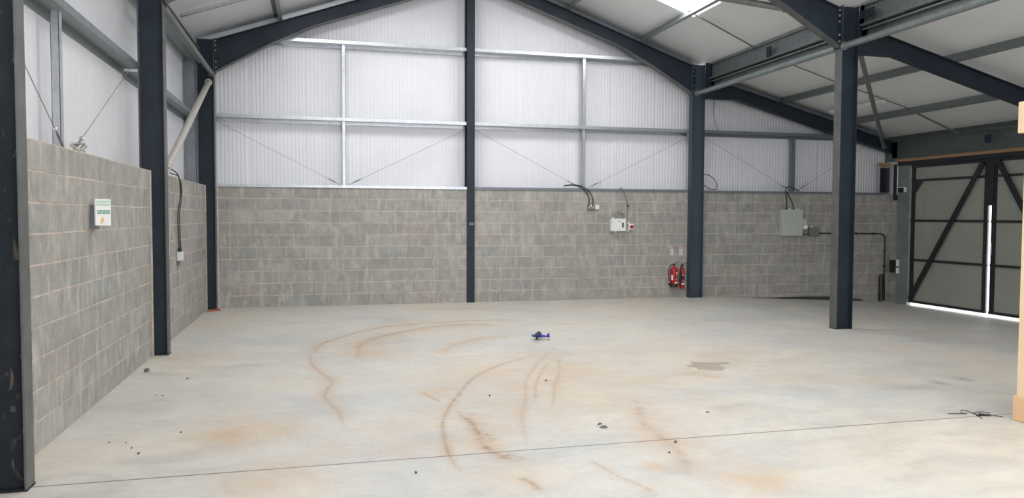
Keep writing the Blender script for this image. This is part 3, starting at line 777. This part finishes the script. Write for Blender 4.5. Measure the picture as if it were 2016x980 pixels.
# isolator
t = thing('isolator_switch', 'small pale box with a red rotary knob right of the electrical box', 'switch', (8.26, -.05, 1.44))
MB().box(8.20, 8.31, -.075, -.002, 1.44, 1.56).build('body', 'white', t, bevel=.006)
MB().lathe([(.036, -.094), (.036, -.076), (.03, -.074)], (8.265, 0, 1.50), 1, 20).build('knob_plate', 'darkred', t, smooth=True)
MB().box(8.24, 8.29, -.104, -.094, 1.494, 1.506).build('knob', 'red', t, bevel=.003)
for z0 in (1.56, 1.40): MB().box(8.185, 8.215, -.05, -.01, z0, z0+.04).build('cable_gland', 'white', t, bevel=.005)
cable('cable', [(8.03, .0, 2.30), (8.05, -.06, 2.285), (8.13, -.05, 2.15), (8.19, -.025, 1.95), (8.20, -.02, 1.75), (8.20, -.02, 1.60)], .0085, 'cablegrey', 'grey cable dropping from the wall top to the red-knob switch')
o = MB().lathe([(.014, -.02), (.02, -.01), (.014, 0.02)], (8.20, -.028, 1.93), 1, 10).build('cable_clip', 'black', loc=(8.2, -.02, 1.93)); tag(o, 'small black clip on the cable above the red-knob switch', 'clip')
# socket and switch plate
t = thing('metal_socket', 'metal-clad double outlet under two black cables on the back wall', 'socket', (7.38, -.03, 1.85))
MB().box(7.31, 7.46, -.045, -.002, 1.85, 1.93).build('body', 'greybox', t, bevel=.006)
for x in (7.345, 7.425): MB().prism([(x-.025, 1.875), (x+.025, 1.875), (x+.012, 1.91), (x-.012, 1.91)], 1, -.058, -.045).build('outlet', 'metal', t)
MB().lathe([(.02, -.06), (.02, -.045)], (7.385, 0, 1.925), 1, 14).build('dial', 'white', t)
for x in (7.335, 7.42): MB().lathe([(.012, 0), (.012, .025), (.008, .035)], (x, -.025, 1.93), 2, 10).build('cable_gland', 'black', t)
t = thing('switch_plate', 'square white switch plate beside the metal-clad outlet', 'switch', (7.5, -.03, 1.86))
MB().box(7.475, 7.565, -.035, -.002, 1.86, 1.945).build('plate', 'white', t, bevel=.004); MB().box(7.505, 7.535, -.042, -.035, 1.885, 1.92).build('rocker', 'labelwhite', t, bevel=.003)
cable('cable', [(6.80, .02, 2.33), (7.0, -.02, 2.345), (7.18, -.03, 2.30), (7.30, -.03, 2.18), (7.345, -.03, 2.06), (7.335, -.025, 1.96)], .009, 'black', 'black cable curving down to the left side of the metal outlet')
cable('cable', [(6.83, .03, 2.345), (7.02, -.03, 2.355), (7.22, -.045, 2.31), (7.37, -.04, 2.18), (7.425, -.035, 2.06), (7.42, -.025, 1.96)], .009, 'black', 'black cable curving down to the right side of the metal outlet')
# extinguisher identification signs
for x0, lab, flip in ((9.185, 'left one of two small white fire extinguisher notices', 0), (9.395, 'right one of two small white notices, nearer the blue-grey column', 1)):
    t = thing('notice', lab, 'sign', (x0+.035, 0, .9), 'notices above the extinguishers')
    MB().box(x0, x0+.068, -.006, -.001, .90, 1.095).build('board', 'labelwhite', t)
    m = MB().box(x0+.012, x0+.058, -.008, -.006, 1.03, 1.085); m.build('red_square', 'darkred', t)
    m = MB().box(x0+.03, x0+.042, -.010, -.008, 1.037, 1.07)
    m.box(x0+.024, x0+.034, -.010, -.008, 1.066, 1.078)
    if flip: m.box(x0+.046, x0+.052, -.010, -.008, 1.037, 1.078)
    m.build('pictogram', 'labelwhite', t)
    m = MB()
    for k, z in enumerate((1.01, .99, .97, .955, .94, .925)): m.box(x0+.012, x0+.05-.006*(k % 3), -.008, -.006, z-.003, z+.003)
    if flip: m.box(x0+.02, x0+.034, -.009, -.006, .96, .972)
    m.build('print', 'greybox', t)
# extinguishers
def extinguisher(x, y, zb, h, r, label, kind):
    t = thing('fire_extinguisher', label, 'fire extinguisher', (x, y, zb), 'red fire extinguishers')
    e = h-.08
    prof = [(r*.9, 0), (r, .015), (r, e*.80), (r*.96, e*.86), (r*.75, e*.93), (r*.4, e*.97), (r*.28, e), (r*.28, e+.03)]
    if kind == 'co2': prof = [(r*.5, 0), (r*.85, .012), (r, .04), (r, e*.78), (r*.9, e*.86), (r*.6, e*.93), (r*.35, e), (r*.35, e+.03)]
    MB().lathe([(a, b+zb) for a, b in prof], (x, y, 0), 2, 28).build('cylinder', 'red', t, smooth=True)
    zt = zb+e+.03
    MB().lathe([(.022, zt-.01), (.022, zt+.025), (.012, zt+.03)], (x, y, 0), 2, 14).build('valve', 'black', t, smooth=True)
    MB().bar((x-.01, y-.01, zt+.02), (x+.10, y-.03, zt+.065), .018, .010).build('lever', 'black', t)
    MB().bar((x-.01, y-.01, zt+.005), (x+.10, y-.03, zt+.0), .018, .010).build('carry_handle', 'black', t)
    def lab_patch(nm, a0, a1, z0, z1, mat, dr=.0012):
        m = MB(); n = 10
        vs = []
        for i in range(n+1):
            a = math.radians(a0+(a1-a0)*i/n)
            for z in (z0, z1): vs.append((x+(r+dr)*math.sin(a), y-(r+dr)*math.cos(a), z))
        m.add(vs, [(2*i, 2*i+2, 2*i+3, 2*i+1) for i in range(n)]); m.build(nm, mat, t, smooth=True)
    if kind == 'foam':
        MB().lathe([(r*.98, zb-.012), (r*1.04, zb-.008), (r*1.05, zb+.05), (r*1.01, zb+.055)], (x, y, 0), 2, 28).build('base_skirt', 'black', t, smooth=True)
        lab_patch('cream_band', 5, 62, zb+e*.62, zb+e*.73, 'cream'); lab_patch('cream_text', 12, 52, zb+e*.66, zb+e*.69, 'darkred', .002)
        for kk, zz in enumerate((.56, .52, .48, .44)): lab_patch('print_line', 8, 50-kk*4, zb+e*zz, zb+e*(zz+.012), 'cream')
        lab_patch('side_label', -70, -38, zb+e*.33, zb+e*.58, 'labelwhite')
        lab_patch('small_label', 0, 34, zb+e*.34, zb+e*.38, 'labelwhite')
        lab_patch('lower_label', -14, 50, zb+e*.16, zb+e*.24, 'labelwhite')
        P = arc([(x-.02, y-.02, zt+.005), (x-.09, y-.03, zt-.005), (x-.135, y-.03, zt-.09), (x-.14, y-.03, zb+.28), (x-.125, y-.03, zb+.14), (x-.115, y-.03, zb+.04)], 8)
        MB().tube(P, .0095, 10).build('hose', 'black', t, smooth=True)
        MB().tube([(x-.12, y-.03, zb+.10), (x-.112, y-.03, zb+.02)], .015, 10).build('nozzle', 'black', t)
        MB().tube([(x-.124, y-.03, zb+.11), (x-.12, y-.03, zb+.09)], .016, 10).build('hose_clip', 'labelwhite', t)
    else:
        lab_patch('black_band', -60, 20, zb+e*.45, zb+e*.66, 'black'); lab_patch('badge', -18, 6, zb+e*.60, zb+e*.655, 'labelwhite', .002)
        lab_patch('lower_label', -42, 48, zb+e*.20, zb+e*.28, 'labelwhite')
        for kk, zz in enumerate((.38, .35, .32)): lab_patch('print_line', -10, 20, zb+e*zz, zb+e*(zz+.012), 'cream')
        P = arc([(x-.02, y-.02, zt+.0), (x-.05, y-.03, zt-.02), (x-.058, y-.04, zt-.12), (x-.056, y-.045, zb+.32)], 8)
        MB().tube(P, .009, 10).build('hose', 'black', t, smooth=True)
        MB().tube([(x-.056, y-.045, zb+.34), (x-.055, y-.048, zb+.28), (x-.05, y-.05, zb+.14)], [.012, .018, .026], 12).build('horn', 'black', t, smooth=True)
    MB().box(x-.02, x+.02, y+r*.9, -.001, zb+e*.86, zb+e*.93).build('bracket', 'greybox', t)
    return t
extinguisher(9.225, -.105, .245, .50, .080, 'larger red fire extinguisher with black hose and cream label band', 'foam')
extinguisher(9.425, -.085, .185, .55, .052, 'slimmer red fire extinguisher next to the blue-grey column', 'co2')

# grey enclosure group in the lean-to
t = thing('distribution_board', 'tall grey-green enclosure on the lean-to back wall', 'electrical box', (12.04, -.08, 1.31))
MB().box(11.79, 12.27, -.15, -.002, 1.30, 1.88).build('body', 'db', t, bevel=.008); MB().box(11.797, 12.263, -.165, -.15, 1.307, 1.873).build('door', 'db', t, bevel=.005)
MB().lathe([(.008, -.172), (.008, -.165)], (12.235, 0, 1.6), 1, 10).build('lock', 'metal', t)
for x in (11.97, 12.0, 12.13, 12.175, 12.22): MB().lathe([(.013, 0), (.013, .02), (.008, .03)], (x, -.08, 1.88), 2, 10).build('cable_gland', 'white', t, smooth=True)
for x in (11.90, 12.09): MB().lathe([(.014, 0), (.014, .025), (.01, .04)], (x, -.08, 1.88), 2, 10).build('cable_gland', 'black', t, smooth=True)
cable('cable', [(12.28, .02, 2.29), (12.15, .0, 2.34), (12.0, -.03, 2.385), (11.91, -.04, 2.33), (11.92, -.03, 2.2), (11.93, -.05, 2.05), (11.90, -.08, 1.90)], .010, 'black', 'left black cable looping over the wall top down to the grey enclosure')
cable('cable', [(11.94, -.02, 2.28), (11.98, -.03, 2.2), (12.06, -.05, 2.05), (12.09, -.08, 1.90)], .010, 'black', 'right black cable running down into the grey enclosure')
for x in (12.17, 12.21):
    pass
t = thing('sensor_unit', 'small white unit with a bulbous base between enclosure and grey box', 'sensor', (12.38, -.05, 1.45))
MB().box(12.30, 12.44, -.07, -.002, 1.52, 1.69).build('body', 'offwhite', t, bevel=.012)
MB().lathe([(.02, 1.44), (.06, 1.45), (.075, 1.49), (.07, 1.53), (.05, 1.55)], (12.375, -.075, 0), 2, 18).build('bulb_cover', 'white', t, smooth=True)
MB().box(12.34, 12.40, -.074, -.07, 1.655, 1.67).build('slot', 'black', t)
t = thing('junction_box', 'mid-grey junction box where the wall conduit begins', 'electrical box', (12.62, -.05, 1.3))
MB().box(12.50, 12.74, -.09, -.002, 1.30, 1.49).build('body', 'greybox', t, bevel=.008)
MB().box(12.51, 12.73, -.096, -.09, 1.31, 1.48).build('cover', 'greybox', t, bevel=.003)
MB().lathe([(.018, 1.49), (.018, 1.52), (.01, 1.53)], (12.56, -.05, 0), 2, 12).build('cable_gland', 'white', t, smooth=True)
cable('cable', [(12.27, -.05, 1.40), (12.33, -.05, 1.35), (12.42, -.05, 1.33), (12.50, -.05, 1.34)], .010, 'black', 'short dark cable between the enclosure and the grey junction box')
t = thing('wall_conduit', 'dark conduit along the lean-to wall turning down to the floor in the corner', 'conduit', (14.5, -.02, -.2))
MB().tube([(12.74, -.03, 1.36), (12.80, -.03, 1.36)], .02, 12).build('coupler', 'black', t, smooth=True)
P = [(12.74, -.03, 1.36), (13.2, -.03, 1.352)]+list(arc([(14.30, -.03, 1.345), (14.44, -.03, 1.33), (14.50, -.03, 1.28), (14.515, -.03, 1.16)], 5))+[(14.515, -.03, .35), (14.54, -.03, -.18)]
MB().tube(P, .014, 10).build('pipe', 'black', t, smooth=True)
for x, z in ((13.3, 1.352), (13.75, 1.35), (14.2, 1.346)): MB().box(x-.012, x+.012, -.05, -.001, z-.022, z+.022).build('saddle_clip', 'black', t)
for z in (.95, .6): MB().box(14.49, 14.54, -.05, -.001, z-.012, z+.012).build('saddle_clip', 'black', t)
o = MB().tube([(14.42, -.05, -.20), (14.42, -.05, .36), (14.43, -.04, .40)], [.05, .05, .035], 14).build('duct_stub', 'blackpaint', loc=(14.42, -.05, -.2), smooth=True)
tag(o, 'thick dark pipe stub rising from the floor in the lean-to corner', 'pipe')
# membrane strip lying at the foot of the lean-to wall
m = MB(); P = [(11.2, 0), (11.6, .01), (12.0, .035), (12.5, .06), (13.0, .075), (13.45, .08), (13.7, .05), (13.95, .02)]
vs = []; 
for x, h in P:
    z = floor_z(x); vs += [(x, -.035-.01*math.sin(x*7), z+.001), (x, -.03, z+h+.004), (x, -.004, z+h+.004), (x, -.004, z+.001)]
fs = []
for i in range(len(P)-1):
    for j in range(4): fs.append((4*i+j, 4*i+(j+1) % 4, 4*i+4+(j+1) % 4, 4*i+4+j))
fs += [(0, 1, 2, 3), tuple(4*(len(P)-1)+j for j in range(4))]
o = m.add(vs, fs).build('plastic_strip', 'dpc', loc=(12.5, -.02, -.1)); tag(o, 'dark plastic strip along the foot of the lean-to wall', 'strip')
# thin cable up the lean-to sheeting and small loop by the column
cable('cable', [(10.28, .20, 4.25), (10.26, .20, 4.0), (10.30, .19, 3.75), (10.38, .16, 3.56)], .006, 'cablegrey', 'thin dark cable hanging on the lean-to sheeting right of the blue-grey column')
cable('cable', [(9.93, -.02, 2.62), (10.1, -.01, 2.58), (10.24, .0, 2.44), (10.22, -.02, 2.30), (10.02, -.03, 2.33), (9.92, -.03, 2.40)], .008, 'black', 'small black cable loop beside the blue-grey column above the blocks')

# ------------------------------------------------------------------ things on the left wall
t = thing('sign_box', 'white sign with green print fixed in front of a grey box on the left wall', 'sign', (.02, -7.3, 1.6))
MB().box(.001, .045, -7.33, -7.19, 1.585, 1.80).build('back_box', 'greybox', t, bevel=.006)
a = Vector((.062, -7.39, 0)); b = Vector((.158, -7.275, 0)); d = (b-a).normalized(); nrm = Vector((d.y, -d.x, 0)); 
if nrm.y > 0: nrm = -nrm
def plate(u0, u1, z0, z1, o0, o1):
    c = []
    for z in (z0, z1):
        for (u, q) in ((u0, o0), (u1, o0), (u1, o1), (u0, o1)):
            v = a+d*u+nrm*q; c.append((v.x, v.y, z))
    return MB().add(c, [(0, 3, 2, 1), (4, 5, 6, 7), (0, 1, 5, 4), (1, 2, 6, 5), (2, 3, 7, 6), (3, 0, 4, 7)])
L = (b-a).length
plate(0, L, 1.618, 1.853, -.02, 0).build('board', 'white', t, bevel=.002)
plate(.012, L-.008, 1.795, 1.838, 0, .0015).build('green_band', 'greenink', t)
m = MB()
for k in range(8):
    u = .020+k*.0155; q = plate(u, u+.010, 1.803, 1.830, .0015, .0025); m.add(q.v, q.f)
m.build('band_lettering', 'labelwhite', t)
m = MB()
for row, z in enumerate((1.748, 1.728)):
    for k in range(9):
        u = .016+k*.014; q = plate(u, u+.009+.002*((k*7+row) % 3), z-.007, z+.007, 0, .0015); m.add(q.v, q.f)
m.build('green_lettering', 'greendark', t)
m = MB(); q = plate(.052, .080, 1.645, 1.675, 0, .0015); m.add(q.v, q.f); q = plate(.058, .076, 1.675, 1.690, 0, .0015); m.add(q.v, q.f); m.build('orange_emblem', 'orangeink', t)
plate(.05, .058, 1.634, 1.645, 0, .0015).build('emblem_tail', 'greybox', t)
# dangling cable with plug socket
t = thing('trailing_socket', 'black cable hanging down the left wall with a grey socket at its end', 'cable', (.03, -3.1, 1.1))
P1 = arc([(.10, -4.60, 2.32), (.12, -4.0, 2.30), (.08, -3.35, 2.26), (.05, -3.05, 2.14), (.04, -2.98, 1.98), (.03, -3.12, 1.75), (.03, -3.12, 1.45), (.03, -3.08, 1.23)], 8)
MB().tube(P1, .008, 8).build('cable', 'black', t, smooth=True)
P2 = arc([(.10, -4.60, 2.27), (.12, -4.05, 2.25), (.09, -3.45, 2.25), (.06, -3.05, 2.17), (.05, -2.93, 1.98), (.045, -3.08, 1.75), (.045, -3.08, 1.45), (.045, -3.04, 1.23)], 8)
MB().tube(P2, .007, 8).build('cable', 'black', t, smooth=True)
MB().lathe([(.022, 1.18), (.028, 1.20), (.02, 1.25)], (.035, -3.06, 0), 2, 12).build('cable_gland', 'black', t, smooth=True)
MB().box(.002, .075, -3.12, -2.96, 1.06, 1.19).build('socket_body', 'offwhite', t, bevel=.008)
MB().box(.01, .04, -3.10, -3.05, .99, 1.06).build('plug_tail', 'greybox', t)

# ------------------------------------------------------------------ cupboard at the right edge
t = thing('tall_cupboard', 'tall tan wooden cupboard end with plinth and cornice at the right edge', 'cupboard', (8.1, -10.2, 0))
MB().box(7.675, 8.55, -10.75, -9.66, .21, 2.42).build('carcass', 'wood', t, bevel=.004)
MB().box(7.663, 8.58, -10.78, -9.635, 0, .21).build('plinth', 'wood2', t, bevel=.006)
MB().box(7.635, 8.59, -10.79, -9.625, 2.42, 2.68).build('cornice', 'wood', t, bevel=.006)

# ------------------------------------------------------------------ toy aeroplane
t = thing('toy_plane', 'small blue toy aeroplane standing on the concrete floor', 'toy', (4.96, -4.68, 0))
t.rotation_euler = (0, 0, math.radians(-20))
def tp(mb, nm, mat, smooth=False, bevel=0):
    o = mb.build(nm, mat, smooth=smooth, bevel=bevel); o.parent = t; return o
# local: nose towards -x
m = MB()
prof = [(-.125, .006, .050), (-.118, .016, .050), (-.09, .021, .050), (-.04, .024, .052), (.0, .022, .050), (.05, .015, .046), (.10, .007, .042), (.115, .003, .041)]
P = [(x, 0, z) for x, r, z in prof]; tp(MB().tube(P, [r for x, r, z in prof], 14), 'fuselage', 'planeblue', True)
tp(MB().prism([(-.065, -.19), (-.03, -.20), (.0, -.02), (.005, 0), (.0, .02), (-.03, .20), (-.065, .19), (-.085, .02), (-.088, 0), (-.085, -.02)], 2, .074, .082), 'wing', 'planedark', bevel=.002)
tp(MB().prism([(.062, .046), (.095, .092), (.108, .094), (.115, .042)], 1, -.003, .003), 'tail_fin', 'planeblue', bevel=.001)
tp(MB().prism([(.085, -.055), (.112, -.058), (.118, 0), (.112, .058), (.085, .055), (.078, 0)], 2, .038, .043), 'tailplane', 'planedark')
tp(MB().lathe([(.003, -.134), (.008, -.130), (.008, -.122)], (0, 0, .05), 0, 10), 'spinner', 'black')
tp(MB().box(-.131, -.128, -.005, .005, .020, .080), 'propeller', 'black')
for s in (-1, 1):
    tp(MB().tube([(-.06, s*.012, .034), (-.065, s*.035, .014)], .003, 6), 'wheel_strut', 'planedark')
    tp(MB().lathe([(.013, s*.035-.004), (.014, s*.035), (.013, s*.035+.004)], (-.065, 0, .014), 1, 14), 'wheel', 'black')
tp(MB().lathe([(.006, -.002), (.006, .002)], (.105, 0, .006), 1, 10), 'tail_wheel', 'black'); tp(MB().tube([(.10, 0, .038), (.105, 0, .006)], .002, 6), 'tail_strut', 'black')

# ------------------------------------------------------------------ loose debris on the floor
def pebble(x, y, s, mat, name, label, cat, flat=.5, seed=0, group=None, zoff=0):
    r = random.Random(seed+int(x*100)); import bmesh
    me = bpy.data.meshes.new(name); bm = bmesh.new(); bmesh.ops.create_icosphere(bm, subdivisions=2, radius=1)
    ph = [r.uniform(0, 6) for _ in range(6)]
    for v in bm.verts:
        c = v.co; k = 1+.18*math.sin(c.x*3+ph[0])+.15*math.sin(c.y*4+ph[1])+.12*math.sin(c.z*5+ph[2])
        v.co = Vector((c.x*k*s, c.y*k*s*.65, max(-.85, c.z*k)*s*flat))
    zmin = min(v.co.z for v in bm.verts)
    for v in bm.verts: v.co.z -= zmin
    bm.to_mesh(me); bm.free(); me.materials.append(M[mat])
    o = bpy.data.objects.new(name, me); COL.objects.link(o); o.location = (x, y, floor_z(x)+zoff); o.rotation_euler.z = r.uniform(0, 3)
    tag(o, label, cat, group); return o
pebble(.13, -5.8, .035, 'stone', 'stone', 'grey brown stone on the floor near the foot of the tall left column', 'stone', .6)
pebble(2.58, -9.78, .012, 'black', 'pebble', 'black pebble just in front of the floor joint, left of centre', 'stone', .6)
pebble(4.58, -9.56, .015, 'stone', 'pebble', 'dark pebble on the near side of the floor joint, right of centre', 'stone', .6)
pebble(4.42, -9.78, .009, 'black', 'pebble', 'tiny dark pebble a little nearer than the one by the joint', 'stone', .6)
pebble(5.26, -8.81, .016, 'stone', 'pebble', 'small flat grey pebble beyond the floor joint, right half', 'stone', .35)
pebble(3.53, -7.78, .012, 'black', 'pebble', 'small black pebble in the middle of the floor', 'stone', .6)
pebble(4.25, -7.25, .02, 'stone', 'pebble', 'dark flake beyond the middle pebble, among the tyre marks', 'stone', .35)
for i, (x, y) in enumerate([(.45, -7.0), (.52, -7.05), (.62, -6.3), (.55, -8.6), (.62, -8.75), (.7, -8.9), (.42, -8.55), (.9, -8.4)]):
    pebble(x, y, .008+.003*(i % 3), 'stone', 'grit', 'tiny dark crumb of grit on the floor beside the left block wall', 'stone', .5, i, 'crumbs beside the left wall')
m = MB()
def leafpts(x, y, a, l, w):
    c, s = math.cos(a), math.sin(a); pr = [(0, 0, 0), (.3, .5, .012), (.6, .5, .016), (1, 0, .006), (.6, -.4, .004), (.3, -.4, .003)]
    top = [(x+c*u*l-s*v*w, y+s*u*l+c*v*w, z+.004) for u, v, z in pr]; return top+[(p[0], p[1], p[2]-.003) for p in top]
fs = [(0, 1, 2, 3, 4, 5), (11, 10, 9, 8, 7, 6)]+[(i, (i+1) % 6, 6+(i+1) % 6, 6+i) for i in range(6)]
o = MB().add(leafpts(4.16, -9.04, -.5, .075, .03), fs).build('dried_leaf', 'paper', loc=(4.16, -9.04, 0)); tag(o, 'curled dry leaf just beyond the floor joint', 'leaf')
o = MB().add(leafpts(4.17, -8.97, .2, .05, .012), fs).build('dried_leaf', 'paper', loc=(4.17, -8.97, 0)); tag(o, 'thin sliver of dry leaf behind the curled leaf', 'leaf')
# broken bricks in the far left corner
for i, (x, y, sx, sy, h, a) in enumerate([(.09, -.42, .13, .07, .035, .3), (.20, -.34, .09, .06, .045, -.4)]):
    vs = [(-sx/2, -sy/2, 0), (sx/2, -sy*.4, 0), (sx*.45, sy/2, 0), (-sx*.4, sy*.45, 0), (-sx*.42, -sy*.4, h), (sx*.4, -sy*.3, h*.8), (sx*.35, sy*.4, h), (-sx*.3, sy*.35, h*.7)]
    o = MB().add(vs, [(0, 3, 2, 1), (4, 5, 6, 7), (0, 1, 5, 4), (1, 2, 6, 5), (2, 3, 7, 6), (3, 0, 4, 7)]).build('brick_piece', 'brick')
    o.location = (x, y, 0.001); o.rotation_euler.z = a
    tag(o, ('flat broken piece of red brick against the block wall, far left corner', 'broken piece of orange brick at the foot of the corner column')[i], 'brick')
# scraps of wire by the cupboard
t = thing('wire_scrap', 'tangle of black wire scraps beside the tan cupboard foot', 'wire', (7.5, -9.45, 0))
rr = random.Random(5)
for pts in ([(7.28, -9.35, .004), (7.38, -9.40, .012), (7.45, -9.38, .004)], [(7.40, -9.38, .004), (7.45, -9.33, .02), (7.50, -9.42, .006), (7.44, -9.55, .004)],
            [(7.46, -9.47, .006), (7.56, -9.47, .012), (7.66, -9.55, .004)], [(7.5, -9.40, .004), (7.60, -9.38, .01), (7.66, -9.42, .004)]):
    MB().tube(arc(pts, 5), .0035, 6).build('strand', 'black', t, smooth=True)
MB().tube([(7.50, -9.46, .012), (7.58, -9.50, .010)], [.012, .007], 8).build('clip', 'black', t)

# ------------------------------------------------------------------ light
w = bpy.data.worlds.new('sky'); scn.world = w; w.use_nodes = True
bg = w.node_tree.nodes['Background']; bg.inputs[0].default_value = (.93, .965, 1., 1); bg.inputs[1].default_value = 4.4

# ------------------------------------------------------------------ camera
f_, yaw, pitch, roll = 1498.64, .249022, .0431984, .0034686
cy, sy = math.cos(yaw), math.sin(yaw); cp, sp = math.cos(pitch), math.sin(pitch)
fw = Vector((sy*cp, cy*cp, -sp)); rt = Vector((cy, -sy, 0)); up = rt.cross(fw)
c_, s_ = math.cos(roll), math.sin(roll); r2 = rt*c_+up*s_; u2 = -rt*s_+up*c_
cam = bpy.data.cameras.new('camera'); co = bpy.data.objects.new('camera', cam); COL.objects.link(co)
mw = Matrix.Identity(4)
for i in range(3): mw[i][0] = r2[i]; mw[i][1] = u2[i]; mw[i][2] = -fw[i]
mw[0][3], mw[1][3], mw[2][3] = 1.96223, -14.79054, 1.71447
co.matrix_world = mw
cam.sensor_width = 36; cam.lens = 36*f_/2016; cam.clip_start = .05; cam.clip_end = 200
scn.camera = co
vs_ = scn.view_settings; vs_.view_transform = 'Standard'; vs_.look = 'None'; vs_.gamma = 1; vs_.use_curve_mapping = False
vs_.exposure = 0.
